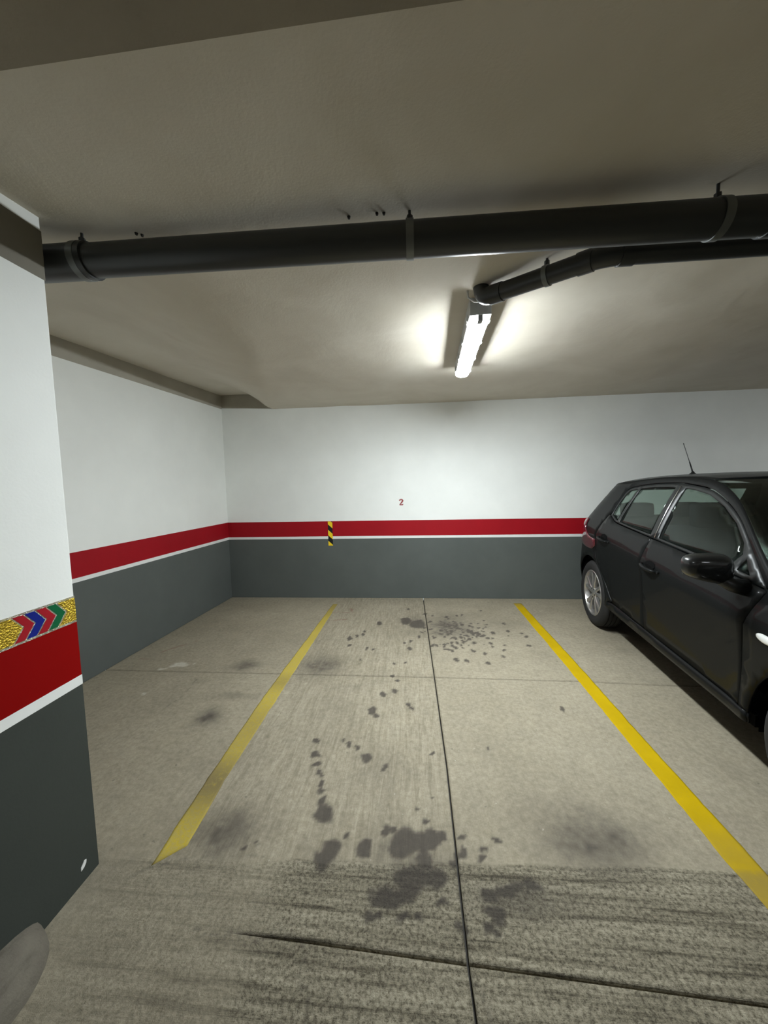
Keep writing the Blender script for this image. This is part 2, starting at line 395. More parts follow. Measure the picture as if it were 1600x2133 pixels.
# walls with painted bands (thin coats proud of the plaster)
def wall_seg(name, a, b, out, thick=.2, z1=2.9, bands=True):
    """a,b floor points of the visible face, out = direction away from the room"""
    a = Vector(a); b = Vector(b); d = (b - a).normalized(); n = Vector((d.y, -d.x))
    if n.dot(Vector(out)) < 0: n = -n
    bm = bmesh.new(); prism(bm, [tuple(a), tuple(b), tuple(b + n * thick), tuple(a + n * thick)], -.16, z1)
    w_ = bm_obj(name, bm, MAT['white']); tag(w_, kind='structure')
    def coat(nm, z0, z1_, mat, t, s0=0.0, s1=None, zb0=None, zb1=None):
        """strip from distance s0 to s1 along the wall; z may slope to zb0..zb1 at the far end"""
        L = (b - a).length; s1_ = L if s1 is None else s1
        p, q = a + d * s0, a + d * s1_
        zb0 = z0 if zb0 is None else zb0; zb1 = z1_ if zb1 is None else zb1
        V = [(p.x, p.y, z0), (q.x, q.y, zb0), (q.x, q.y, zb1), (p.x, p.y, z1_)]
        V += [(x - n.x * t, y - n.y * t, z) for x, y, z in V]
        bm = bmesh.new(); v = [bm.verts.new(c) for c in V]
        for f in ((0, 1, 2, 3), (4, 5, 6, 7), (0, 1, 5, 4), (1, 2, 6, 5), (2, 3, 7, 6), (3, 0, 4, 7)): bm.faces.new([v[i] for i in f])
        return bm_obj(nm, bm, mat, w_)
    if bands:
        coat('grey_band', .0, .797, MAT['grey'], .002); coat('white_line', .797, .830, MAT['line'], .003)
        coat('red_stripe', .830, 1.031, MAT['red'], .002)
    return w_, coat
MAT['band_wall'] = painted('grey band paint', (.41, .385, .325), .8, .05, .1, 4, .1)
wb, coat = wall_seg('wall_back', (LX(BY), BY), (RX, BY), (0, 1))
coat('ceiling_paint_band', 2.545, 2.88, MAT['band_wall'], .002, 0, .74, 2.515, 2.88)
wl, coat = wall_seg('wall_left', (LX(BY), BY), (LX(FY), FY), (-1, 0))
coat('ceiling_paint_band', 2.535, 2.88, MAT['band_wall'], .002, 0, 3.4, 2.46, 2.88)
wall_seg('wall_right', (RX, BY), (RX, FY), (1, 0))
wall_seg('wall_front', (LX(FY), FY), (RX, FY), (0, -1))

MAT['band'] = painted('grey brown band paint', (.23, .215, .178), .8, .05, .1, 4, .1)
# pillar
PXF, PY1, PY0, PXB = -1.29, 1.214, .30, -1.78
bm = bmesh.new(); box(bm, PXB, PXF, PY0, PY1, -.03, 2.6, .004)
pillar = bm_obj('pillar', bm, MAT['white']); tag(pillar, 'white pillar with grey base and red stripe at left', kind='structure')
def sleeve(nm, z0, z1, mat, t):
    bm = bmesh.new(); box(bm, PXB - t, PXF + t, PY0 - t, PY1 + t, z0, z1)
    return bm_obj(nm, bm, mat, pillar)
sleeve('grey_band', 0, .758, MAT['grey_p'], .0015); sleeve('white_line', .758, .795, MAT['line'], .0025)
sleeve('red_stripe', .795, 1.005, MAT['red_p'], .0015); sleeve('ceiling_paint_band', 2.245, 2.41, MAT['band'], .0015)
bm = bmesh.new()
chip = [(1.142, .052), (1.155, .056), (1.164, .066), (1.166, .078), (1.158, .081), (1.150, .072), (1.143, .066)]
a_ = [bm.verts.new((PXF + .001, y, z)) for y, z in chip]; b_ = [bm.verts.new((PXF + .0035, y, z)) for y, z in chip]
bm.faces.new(a_); bm.faces.new(b_)
for i in range(len(chip)): bm.faces.new((a_[i], a_[(i + 1) % len(chip)], b_[(i + 1) % len(chip)], b_[i]))
bm_obj('paint_chip', bm, MAT['line'], pillar)

# cross beam above the driver's head
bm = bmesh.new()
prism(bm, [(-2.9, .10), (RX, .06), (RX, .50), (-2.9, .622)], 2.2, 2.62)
MAT['beam'] = painted('shade-darkened beam concrete', (.36, .32, .255), .8, .08, .2, 4)  # shade under the beam put into a darker base colour
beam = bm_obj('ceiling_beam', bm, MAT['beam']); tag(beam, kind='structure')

# ------------------------------------------------------------------ reflective tape on the pillar
def foil(name, col, rough=.22, sc=160):
    m = N(name)
    v = m.n('ShaderNodeTexVoronoi'); v.inputs['Scale'].default_value = sc; m.l(m.coord(), v.inputs['Vector'])
    nz = m.noise(420, 3)
    b = m.bump(v.outputs['Distance'], .9, .01); b = m.bump(nz, .5, .004, b)
    return m.set(Base_Color=col, Metallic=.75, Roughness=rough, Normal=b)
MAT['gold'] = foil('gold prismatic foil', (0.80, 0.58, 0.06)); MAT['silver'] = foil('silver prismatic foil', (0.80, 0.77, 0.66), .25, 260)
def film(name, col): return painted(name, col, .3, .08, .05, 20)
MAT['f_red'] = film('red film', (0.36, .012, .022)); MAT['f_blue'] = film('blue film', (.008, .018, .22)); MAT['f_green'] = film('green film', (.006, .12, .045))
tape = empty('reflective_tape', (PXF + .0015, PY1, 1.005))
tag(tape, 'gold reflective tape with coloured chevrons on the white pillar', 'tape')
TH = .100
def flat(name, poly, t0, t1, mat, parent):
    """poly in (s,z): s runs from the pillar's far edge towards the viewer"""
    poly = [(max(0, min(.9, s)), z) for s, z in poly]
    bm = bmesh.new()
    A = [bm.verts.new((t0, -s, z)) for s, z in poly]; B = [bm.verts.new((t1, -s, z)) for s, z in poly]; n = len(poly)
    bm.faces.new(A[::-1]); bm.faces.new(B)
    for i in range(n): bm.faces.new((A[i], A[(i + 1) % n], B[(i + 1) % n], B[i]))
    return bm_obj(name, bm, mat, parent)
flat('tape_backing', [(0, 0), (.9, 0), (.9, TH), (0, TH)], 0, .001, MAT['silver'], tape)
WID, PERIOD = .036, .2155
def chevron(s_tip, mat, w_=WID):
    z0, zm, z1 = .008, .052, .093; k = .032
    P = [(s_tip + k, z0), (s_tip, zm), (s_tip + k, z1), (s_tip + k + w_ - .006, z1), (s_tip + w_ - .006, zm), (s_tip + k + w_ - .006, z0)]
    if max(p[0] for p in P) <= 0 or min(p[0] for p in P) >= .9: return
    flat('chevron', P, .001, .0018, mat, tape)
for r in range(-1, 5):
    s0 = .040 + r * PERIOD
    chevron(s0, MAT['f_green']); chevron(s0 + WID, MAT['f_red']); chevron(s0 + 2 * WID, MAT['f_blue']); chevron(s0 + 3 * WID, MAT['f_red'])
    chevron(s0 + 4 * WID, MAT['gold'], WID * 1.95)

# ------------------------------------------------------------------ hazard tape + bay number on the back wall
MAT['hz_y'] = plain('yellow hazard film', (.85, .60, .02), .35); MAT['hz_k'] = plain('black hazard film', (.012, .012, .013), .35)
hz = empty('hazard_tape', (-1.137, BY - .003, .706)); tag(hz, 'short strip of yellow and black hazard tape across the red stripe', 'tape')
W_, H_ = .060, .322
def clip_band(za, zb, slope):
    """parallelogram clipped to the strip (x 0..W, z 0..H)"""
    P = [(0, za), (W_, za + slope), (W_, zb + slope), (0, zb)]
    out = []
    for lo, sign in ((0, 1), (H_, -1)):
        out = []
        for i in range(len(P)):
            p, q = P[i], P[(i + 1) % len(P)]; dp, dq = (p[1] - lo) * sign, (q[1] - lo) * sign
            if dp >= 0: out.append(p)
            if dp * dq < 0: t = dp / (dp - dq); out.append((p[0] + (q[0] - p[0]) * t, p[1] + (q[1] - p[1]) * t))
        P = out
        if len(P) < 3: return None
    return P
for i in range(-1, 7):
    za = -.008 + i * .0733
    P = clip_band(za, za + .0733, -.055)
    if not P: continue
    bm = bmesh.new(); A = [bm.verts.new((x, 0, z)) for x, z in P]; B = [bm.verts.new((x, -.0015, z)) for x, z in P]
    bm.faces.new(A); bm.faces.new(B)
    for j in range(len(P)): bm.faces.new((A[j], A[(j + 1) % len(P)], B[(j + 1) % len(P)], B[j]))
    bm_obj('yellow_band' if i % 2 == 0 else 'black_band', bm, MAT['hz_y'] if i % 2 == 0 else MAT['hz_k'], hz)

def ribbon(pts, widths):
    L, R = [], []
    for i, p in enumerate(pts):
        t = (Vector(pts[min(i + 1, len(pts) - 1)]) - Vector(pts[max(i - 1, 0)])).normalized(); n = Vector((-t.y, t.x))
        L.append(Vector(p) + n * widths[i] / 2); R.append(Vector(p) - n * widths[i] / 2)
    return L, R
two = [(-.020, .058), (-.016, .070), (-.004, .077), (.010, .073), (.017, .060), (.012, .044), (-.004, .026), (-.020, .010)]
wd = [.022, .016, .012, .018, .024, .020, .014, .010]
bm = bmesh.new()
L, R = ribbon(two, wd)
va = [bm.verts.new((p.x, 0, p.y)) for p in L]; vb = [bm.verts.new((p.x, 0, p.y)) for p in R]
for i in range(len(two) - 1): bm.faces.new((va[i], va[i + 1], vb[i + 1], vb[i]))
v = [bm.verts.new((x, 0, z)) for x, z in ((-.024, 0), (.022, 0), (.026, .020), (.021, .020), (.017, .013), (-.018, .012), (-.024, .006))]; bm.faces.new(v)
r = bmesh.ops.extrude_face_region(bm, geom=list(bm.faces))
for v in r['geom']:
    if isinstance(v, bmesh.types.BMVert): v.co.y -= .0015
MAT['digit'] = plain('dull red stencil paint', (.30, .05, .05), .6)
num = bm_obj('bay_number', bm, MAT['digit']); num.location = (-.164, BY - .0005, 1.226)
tag(num, 'small dull red number 2 painted on the white back wall', 'number')

# ------------------------------------------------------------------ yellow parking lines
def pline(name, xl, xr, y0, y1, mat, dirt_f, label, cut=0.0):
    ny_ = int((y1 - y0) / .02); nx_ = 10
    v, u = np.meshgrid(np.linspace(0, 1, ny_ + 1), np.linspace(0, 1, nx_ + 1), indexing='ij')
    y = y0 + v * (y1 - y0) + cut * u * (1 - v)
    wob = .006 * (vnoise(y, y * 0, 9, 31) - .5) + .004 * (vnoise(y, y * 0, 40, 32) - .5)
    wob2 = .006 * (vnoise(y, y * 0, 9, 33) - .5) + .004 * (vnoise(y, y * 0, 40, 34) - .5)
    x = (xl(y) + wob) * (1 - u) + (xr(y) + wob2) * u
    P = np.stack([x.ravel(), y.ravel(), np.full(x.size, .0012)], 1)
    id_ = np.arange(x.size).reshape(ny_ + 1, nx_ + 1)
    F = np.stack([id_[:-1, :-1].ravel(), id_[:-1, 1:].ravel(), id_[1:, 1:].ravel(), id_[1:, :-1].ravel()], 1)
    rg = np.concatenate([id_[0, :], id_[1:, -1], id_[-1, -2::-1], id_[-2:0:-1, 0]]); kk = np.arange(len(rg)); kk2 = np.roll(kk, -1)
    lw = P[rg].copy(); lw[:, 2] = 0
    o = from_np(name, np.concatenate([P, lw]), np.concatenate([F, np.stack([rg[kk], len(P) + kk, len(P) + kk2, rg[kk2]], 1)]), mat)
    V = np.concatenate([P, lw])
    at = o.data.attributes.new('dirt', 'FLOAT', 'POINT'); at.data.foreach_set('value', dirt_f(V[:, 0], V[:, 1]).astype(np.float32))
    tag(o, label, 'parking line', 'yellow bay lines'); return o
pline('parking_line', lambda y: np.interp(y, [1.2, 1.64, 2.34, 4.3], [-1.07, -1.088, -1.098, -1.045]), lambda y: np.interp(y, [1.2, 1.64, 2.34, 4.3], [-.968, -.993, -.990, -.985]),
      1.222, 4.33, MAT['yellow_old'], lambda x, y: np.clip(.95 * np.exp(-((y - 1.62) / .17) ** 2) + .45 * np.exp(-((y - 2.05) / .2) ** 2) + .5 * np.exp(-((y - 2.55) / .1) ** 2) + .4 * sstep(1.3, 1.22, y) + .55 * sstep(3.7, 4.3, y), 0, 1),
      'worn dirty yellow parking line between the pillar and the empty bay', cut=.085)
pline('parking_line', lambda y: np.interp(y, [.8, 1.41, 1.97, 2.79, 4.35], [1.215, 1.194, 1.199, 1.208, 1.202]), lambda y: np.interp(y, [.8, 1.41, 1.97, 2.79, 4.35], [1.305, 1.306, 1.303, 1.311, 1.298]),
      .80, 4.40, MAT['yellow'], lambda x, y: np.clip(.5 * sstep(1.36, 1.33, y) + .55 * sstep(4.2, 4.4, y) + .25 * np.exp(-((y - 1.42) / .1) ** 2), 0, 1),
      'bright yellow parking line on the floor beside the dark car')

# ------------------------------------------------------------------ kerb at the foot of the pillar
bm = bmesh.new()
prof = [(0, .0), (.0, .104), (.045, .102), (.080, .085), (.108, .052), (.126, .018), (.130, 0)]
rows = []
for y in [-.45] + list(np.linspace(-.3, .78, 10)) + [.84, .88, .92, .95, .97, .985, .995]:
    k = 1.0 if y < .80 else math.sqrt(max(0.0, 1 - ((y - .80) / .197) ** 2))
    rows.append([bm.verts.new((PXF - .02 + (.02 + d_) * max(k, .05) + (0 if d_ == 0 else .006 * noise.noise((d_ * 9, y * 5, 1))), y, z * (.25 + .75 * k))) for d_, z in prof])
for A, B in zip(rows, rows[1:]):
    for i in range(len(prof) - 1): bm.faces.new((A[i], A[i + 1], B[i + 1], B[i]))
    bm.faces.new((A[-1], A[0], B[0], B[-1]))
bm.faces.new(rows[0]); bm.faces.new(rows[-1][::-1])
def kerb_mat():
    m = N('rough kerb concrete'); n1 = m.noise(8, 6, .65); n2 = m.noise(26, 5, .7, (1, .2, 1), (0, 0, .5)); n3 = m.noise(140, 4)
    c = m.mix(m.ramp(n1, .35, .7), (.11, .096, .075), (.165, .148, .115)); c = m.mix(m.math('MULTIPLY', m.ramp(n2, .5, .75), .55), c, (.04, .039, .025))
    return m.set(Base_Color=c, Roughness=.9, Normal=m.bump(n3, .4, .006, m.bump(n2, .4, .01)))
MAT['kerb'] = kerb_mat()
kerb = bm_obj('concrete_kerb', bm, MAT['kerb'], None, False, .7); tag(kerb, 'low rounded concrete kerb at the foot of the pillar', 'kerb')

# ------------------------------------------------------------------ drain pipes under the ceiling
def clamp(parent, p, axis, r, ztop, w_=.026):
    p = Vector(p); ax = Vector(axis).normalized(); bm = bmesh.new()
    u_ = Vector((0, 0, 1)); v_ = ax.cross(u_)
    seg = 28; R0, R1 = r + .0005, r + .004; rings = []
    for rr, h in ((R0, -w_ / 2), (R1, -w_ / 2), (R1, w_ / 2), (R0, w_ / 2)):
        rings.append([bm.verts.new(p + ax * h + (u_ * math.cos(t) + v_ * math.sin(t)) * rr) for t in [2 * PI * k / seg for k in range(seg)]])
    for A, B in zip(rings, rings[1:] + rings[:1]):
        for k in range(seg): bm.faces.new((A[k], A[(k + 1) % seg], B[(k + 1) % seg], B[k]))
    c = bm_obj('pipe_clamp', bm, MAT['clamp'], parent, False, .6)
    bm = bmesh.new(); tube(bm, [p + u_ * (r + .002), Vector((p.x, p.y, ztop + .01))], .005, 10)
    tube(bm, [p + u_ * (r + .001), p + u_ * (r + .022)], .011, 6)
    bm_obj('threaded_rod', bm, MAT['pipe'], c)
    return c
PY = 1.30
pz = lambda x: 2.339 - .0125 * x
R1_ = .0555
bp = empty('drain_pipe', (0, PY, pz(0))); tag(bp, 'thick dark grey drain pipe running across under the ceiling', 'pipe')
def rel(pts, o): return [Vector(p) - Vector(o) for p in pts]
o_ = (0, PY, pz(0))
bm = bmesh.new(); tube(bm, rel([(x, PY, pz(x)) for x in (-2.70, -1.5, -.05, 1.5, 4.0)], o_), R1_, 36)
bm_obj('pipe', bm, MAT['pipe'], bp, False, .6)
for x0, x1 in ((-1.42, -1.18), (1.13, 1.40)):
    bm = bmesh.new(); tube(bm, rel([(x0, PY, pz(x0)), (x1, PY, pz(x1))], o_), R1_ + .0045, 36); tube(bm, rel([(x1 - .03, PY, pz(x1)), (x1, PY, pz(x1))], o_), R1_ + .007, 36)
    bm_obj('coupling', bm, MAT['pipe'], bp, False, .6)
for x in (-1.215, 0.0, .985, 2.4):
    clamp(bp, rel([(x, PY, pz(x))], o_)[0], (1, 0, -.0125), R1_ + (.0045 if x in (-1.215,) else 0), float(ceil_z(x, PY)) - o_[2])
R2_ = .038
sp = empty('drain_branch', (.74, 1.50, 2.352)); tag(sp, 'thinner dark branch pipe bending towards the ceiling lamp', 'pipe')
o2 = (.74, 1.50, 2.352)
A0, EL, B0 = Vector((4.0, 1.478, 2.325)), Vector((.745, 1.492, 2.352)), Vector((.347, 1.84, 2.392))
def bend(p0, p1, p2, r=.07, n=8):
    a = (p0 - p1).normalized(); b_ = (p2 - p1).normalized(); out = []
    for i in range(n + 1):
        t = i / n; q0 = p1 + a * r * (1 - t); q1 = p1 + b_ * r * t; out.append(q0.lerp(q1, t))
    return out
path = [A0, Vector((1.4, 1.489, 2.347))] + bend(A0, EL, B0) + [EL.lerp(B0, .5)] + bend(EL, B0, B0 + Vector((-.01, .015, .12)), .045) + [B0 + Vector((-.012, .018, .12))]
bm = bmesh.new(); tube(bm, rel(path, o2), R2_, 28); bm_obj('pipe', bm, MAT['pipe'], sp, False, .6)
for p_, q_, dr in ((EL + (A0 - EL).normalized() * .10, EL + (A0 - EL).normalized() * .045, .004), (EL + (B0 - EL).normalized() * .045, EL + (B0 - EL).normalized() * .10, .004), (EL.lerp(B0, .80), EL.lerp(B0, .92), .004)):
    bm = bmesh.new(); tube(bm, rel([p_, q_], o2), R2_ + dr, 28); bm_obj('coupling', bm, MAT['pipe'], sp, False, .6)
m_ = EL.lerp(B0, .42)
clamp(sp, rel([m_], o2)[0], B0 - EL, R2_, float(ceil_z(m_.x, m_.y)) - o2[2], .02)
clamp(sp, rel([(2.0, 1.485, 2.342)], o2)[0], (1, 0, 0), R2_, float(ceil_z(2, 1.485)) - o2[2], .02)

# ------------------------------------------------------------------ ceiling lamps
def make_lamp(name, a, b, label, glow='glow'):
    """sealed batten from a to b (points on the lamp axis at the ceiling)"""
    a, b = Vector(a), Vector(b); L = (b - a).length; mid = (a + b) / 2
    root = empty(name, mid); d = (b - a).normalized()
    root.rotation_euler = d.to_track_quat('Y', 'Z').to_euler()
    bm = bmesh.new(); box(bm, -.056, .056, -L / 2, L / 2, -.079, .012, .006); bm_obj('housing', bm, MAT['tray'], root)
    # diffuser: rounded trough below the housing
    sec = [(-.050, -.079), (-.047, -.086), (-.040, -.093), (-.029, -.098), (-.013, -.101), (.013, -.101), (.029, -.098), (.040, -.093), (.047, -.086), (.050, -.079)]
    bm = bmesh.new(); rows = []
    for y, k in ((-L / 2 + .012, .80), (-L / 2 + .022, 1), (L / 2 - .022, 1), (L / 2 - .012, .80)):
        rows.append([bm.verts.new((x * k, y, -.079 + (z + .079) * k)) for x, z in sec])
    for A, B in zip(rows, rows[1:]):
        for i in range(len(sec) - 1): bm.faces.new((A[i], A[i + 1], B[i + 1], B[i]))
        bm.faces.new((A[-1], A[0], B[0], B[-1]))
    bm.faces.new(rows[0]); bm.faces.new(rows[-1][::-1])
    bm_obj('diffuser', bm, MAT[glow], root, False, .7)
    for y in np.linspace(-L / 2 + .10, L / 2 - .10, 4):
        for s in (-1, 1):
            bm = bmesh.new(); box(bm, s * .0585 - .0035, s * .0585 + .0035, y - .014, y + .014, -.082, -.036, .002); bm_obj('latch', bm, MAT['tray'], root)
    bm = bmesh.new(); box(bm, -.013, .013, -L / 2 + .004, -L / 2 + .050, -.105, -.060, .003); bm_obj('end_clip', bm, MAT['lampgrey'], root)
    bm = bmesh.new(); tube(bm, [(0, -L / 2 - .03, -.020), (0, -L / 2 + .01, -.020)], .011, 12); bm_obj('cable_gland', bm, MAT['lampgrey'], root)
    tag(root, label, 'ceiling lamp', 'sealed strip lamps on the ceiling')
    return root
def lz(x, y): return float(ceil_z(x, y)) - .008
make_lamp('ceiling_lamp', (.358, 1.945, lz(.36, 1.95)), (.412, 3.075, lz(.41, 3.07)), 'lit white strip lamp on the ceiling above the empty bay')
make_lamp('ceiling_lamp', (-.4, -1.75, lz(.3, -3.2)), (.85, -1.75, lz(.3, -2)), 'unseen strip lamp added as fill over the aisle behind the bay', 'glow_aisle_fill')  # added out of view to brighten the near end of the bay
make_lamp('ceiling_lamp', (3.4, -1.75, lz(4.9, -3.2)), (4.65, -1.75, lz(4.9, -2)), 'unseen strip lamp added as fill over the far end of the aisle', 'glow_aisle_fill')  # second unseen fill lamp, assumed further along the aisle
make_lamp('ceiling_lamp', (5.3, 1.95, lz(5.3, 1.95)), (5.36, 3.08, lz(5.3, 3.08)), 'lit strip lamp on the ceiling beyond the dark car', 'glow_right')
cab = [(.358, 1.925, lz(.36, 1.95) - .02), (.345, 1.908, lz(.36, 1.9) - .03), (.318, 1.905, lz(.36, 1.9) - .03), (.285, 1.885, lz(.36, 1.9) - .018), (.280, 1.87, lz(.35, 1.87) + .012)]
bm = bmesh.new(); tube(bm, cab, .005, 10); cb = bm_obj('lamp_cable', bm, MAT['cable'], None, True); tag(cb, 'short pale cable looping from the ceiling to the lamp', 'cable')

# ------------------------------------------------------------------ the parked hatchback
# local frame: x forward from the rear axle, y to the car's left, z up
TH_, CX0, CY0, HW = .11, 1.78, 3.78, .88
car = empty('car', (CX0 + math.cos(TH_) * HW, CY0 - math.sin(TH_) * HW, 0), -(PI / 2 + TH_))
tag(car, 'dark grey five-door hatchback parked backwards against the back wall', 'car')

def paint_mat():
    m = N('dark grey metallic paint'); nz = m.noise(900, 2)
    c = m.mix(m.ramp(nz, .4, .7), (.004, .0045, .0045), (.008, .0085, .0085))
    return m.set(Base_Color=c, Metallic=.0, Roughness=.45, Specular_IOR_Level=.08, Coat_Weight=.27, Coat_IOR=1.34, Coat_Roughness=.04)
MAT['paint'] = paint_mat()
MAT['paint_gloss'] = plain('dark grey polished mirror paint', (.010, .011, .011), .35, .3, Coat_Weight=1.0, Coat_Roughness=.05)
MAT['black'] = plain('black gloss trim', (.008, .009, .009), .42)
MAT['rubber'] = plain('black rubber', (.012, .012, .012), .75)
MAT['wellmat'] = plain('black wheel well lining', (.004, .004, .004), .95, 0, Specular_IOR_Level=.05)
MAT['cloth'] = plain('dark seat cloth', (.009, .009, .010), .95, 0, Specular_IOR_Level=.1)
MAT['dash'] = plain('dark dashboard plastic', (.010, .010, .010), .8, 0, Specular_IOR_Level=.15)
MAT['alloy'] = plain('silver alloy', (.62, .60, .58), .28, .9)
MAT['chrome'] = plain('chrome', (.75, .75, .76), .12, 1.0)
MAT['lens_red'] = plain('red tail lamp lens', (.085, .004, .012), .10, 0, Coat_Weight=1.0, Coat_Roughness=.03)
MAT['lens_clear'] = plain('clear lamp lens', (.78, .78, .75), .12, .1, Coat_Weight=1.0)
def glass_mat():
    m = N('tinted car glass')
    tr = m.n('ShaderNodeBsdfTransparent'); tr.inputs[0].default_value = (.80, .86, .83, 1)
    gl = m.n('ShaderNodeBsdfGlossy'); gl.inputs['Roughness'].default_value = .03; gl.inputs[0].default_value = (.9, .95, .92, 1)
    fr = m.n('ShaderNodeFresnel'); ge = m.n('ShaderNodeNewGeometry')
    m.l(m.math('SUBTRACT', 1.33, m.math('MULTIPLY', ge.outputs['Backfacing'], 1.33 - 1 / 1.33)), fr.inputs[0])
    mx = m.n('ShaderNodeMixShader'); m.l(fr.outputs[0], mx.inputs[0]); m.l(tr.outputs[0], mx.inputs[1]); m.l(gl.outputs[0], mx.inputs[2])
    m.l(mx.outputs[0], m.out.inputs[0]); return m.m
MAT['glass'] = glass_mat()

HUB, RT, AR, AF, WB_ = .335, .335, .388, .378, 2.40
XF = 3.25
def xend(z): return float(np.interp(z, [.2, .36, .58, .70, .88, 1.0, 1.1, 1.16, 1.32, 1.45, 1.52], [-.50, -.58, -.655, -.65, -.58, -.52, -.43, -.36, -.20, -.09, -.03]))
def crR(z): return float(np.interp(z, [.2, 1.0, 1.45], [.36, .36, .28]))
def hw0(x, z):
    zc = .99 - .098 * x; zb = 1.16 - .089 * x
    zc = min(zc, zb - .07)
    if z >= zb:
        d = z - zb; g = .058 + .36 * d + .30 * d * d
    elif z >= zc:
        t = (z - zc) / (zb - zc); g = .004 + .054 * t ** 1.15
    else:
        t = (zc - z) / (zc - .22)
        g = .004 + .032 * math.sin(min(1, t / .75) * PI * .5) ** .85 if t < .75 else .036 - .012 * math.sin((t - .75) / .25 * PI * .5) 
        if z < .36: g += (.36 - z) ** 2 * 4.5
    for cx in (0, WB_):
        r = math.hypot(x - cx, z - HUB)
        if z < .95: g -= .016 * math.exp(-((r - .40) / .07) ** 2)
    if x < .3: g += .035 * ((.3 - x) / .9) ** 2
    if x > 2.1: g += .04 * ((x - 2.1) / 1.1) ** 2
    return HW - g
def side(x, z):
    h = hw0(x, z); R = crR(z); xe = xend(z)
    d = (xe + R - x) / R
    if d > 0: d = min(d, .78); h -= R * (1 - math.sqrt(1 - d * d))
    d = (x - (XF - .4)) / .4
    if d > 0: d = min(d, .78); h -= .4 * (1 - math.sqrt(1 - d * d))
    return h
def x45(z): return xend(z) + .293 * crR(z)
def y45(z): return side(x45(z), z)
def rear(y, z):
    hw = hw0(x45(z), z); R = crR(z); y = abs(y); ye = hw - .293 * R
    x = xend(z) - .10 * (1 - min(1, y / ye) ** 2)
    if y > hw - R:
        e = min(.9, (y - (hw - R)) / R); x += R * (1 - math.sqrt(1 - e * e))
    return x
def frontx(y, z):
    base = float(np.interp(z, [.2, .35, .6, .72, .82], [3.12, 3.24, 3.25, 3.22, 3.12]))
    hw = hw0(3.13, z); y = abs(y); x = base + .08 * (1 - min(1, y / (hw - .117)) ** 2)
    if y > hw - .4:
        e = min(.9, (y - (hw - .4)) / .4); x -= .4 * (1 - math.sqrt(1 - e * e))
    return x

def resample(P, step, closed=True):
    out = []; n = len(P)
    for i in range(n if closed else n - 1):
        a, b = Vector(P[i]), Vector(P[(i + 1) % n]); k = max(1, int(math.ceil((b - a).length / step)))
        for j in range(k): out.append(tuple(a.lerp(b, j / k)))
    if not closed: out.append(tuple(P[-1]))
    return out
def spl(P, n=5):
    """open Catmull-Rom through points"""
    P = [Vector(p) for p in P]; Q = [P[0] * 2 - P[1]] + P + [P[-1] * 2 - P[-2]]; out = []
    for i in range(1, len(Q) - 2):
        for j in range(n):
            t = j / n; a, b, c, d = Q[i - 1], Q[i], Q[i + 1], Q[i + 2]
            out.append(tuple(.5 * ((2 * b) + (c - a) * t + (2 * a - 5 * b + 4 * c - d) * t * t + (3 * b - a - 3 * c + d) * t ** 3)))
    out.append(tuple(P[-1])); return out
def inside(px, pz, poly):
    poly = np.asarray(poly); x0, z0 = poly[:, 0], poly[:, 1]; x1, z1 = np.roll(x0, -1), np.roll(z0, -1)
    px = np.asarray(px)[:, None]; pz = np.asarray(pz)[:, None]
    c = ((z0 > pz) != (z1 > pz)) & (px < (x1 - x0) * (pz - z0) / np.where(z1 == z0, 1e-9, z1 - z0) + x0)
    return c.sum(1) % 2 == 1
def tri2d(outline, holes=(), step=.045):
    loops = [resample(outline, step)] + [resample(h, step) for h in holes]
    V, E = [], []
    for L in loops:
        s = len(V); V += [Vector(p) for p in L]; E += [(s + i, s + (i + 1) % len(L)) for i in range(len(L))]
    A = np.asarray(loops[0]); gx, gz = np.meshgrid(np.arange(A[:, 0].min() + step * .5, A[:, 0].max(), step), np.arange(A[:, 1].min() + step * .5, A[:, 1].max(), step))
    gx, gz = gx.ravel(), gz.ravel(); ok = inside(gx, gz, loops[0])
    for h in loops[1:]: ok &= ~inside(gx, gz, h)
    allp = np.concatenate([np.asarray(l) for l in loops])
    for x, z in zip(gx[ok], gz[ok]):
        if ((allp[:, 0] - x) ** 2 + (allp[:, 1] - z) ** 2).min() > (step * .45) ** 2: V.append(Vector((x, z)))
    v, e, f, *_ = delaunay_2d_cdt(V, E, [], 0, 1e-6)
    v = np.array([tuple(p) for p in v]); f = np.array([t for t in f if len(t) == 3])
    c = v[f].mean(1); ok = inside(c[:, 0], c[:, 1], loops[0])
    for h in loops[1:]: ok &= ~inside(c[:, 0], c[:, 1], h)
    f = f[ok]
    a, b, cc = v[f[:, 0]], v[f[:, 1]], v[f[:, 2]]
    area = (b[:, 0] - a[:, 0]) * (cc[:, 1] - a[:, 1]) - (b[:, 1] - a[:, 1]) * (cc[:, 0] - a[:, 0])
    f[area < 0] = f[area < 0][:, ::-1]
    return v, f
def solid(o, t, mat_off=0):
    md = o.modifiers.new('thickness', 'SOLIDIFY'); md.thickness = t; md.offset = -1; return o
def panel(name, outline, mat, parent, sgn, holes=(), off=0.0, t=.012, step=.045, f=None):
    v, fc = tri2d(outline, holes, step); f = f or side
    P = [(x, sgn * (f(x, z) + off), z) for x, z in v]
    if sgn > 0: fc = fc[:, ::-1]
    o = from_np(name, np.array(P), np.ascontiguousarray(fc), mat, parent, True)
    return solid(o, t)
def panel_yz(name, outline, mat, parent, f, sgn, off=0.0, t=.012, step=.05, holes=()):
    """panel seen along x: outline in (y,z); sgn -1 rear face, +1 front face"""
    v, fc = tri2d(outline, holes, step)
    P = [(f(y, z) + sgn * off, y, z) for y, z in v]
    if sgn < 0: fc = fc[:, ::-1]
    o = from_np(name, np.array(P), np.ascontiguousarray(fc), mat, parent, True)
    return solid(o, t)
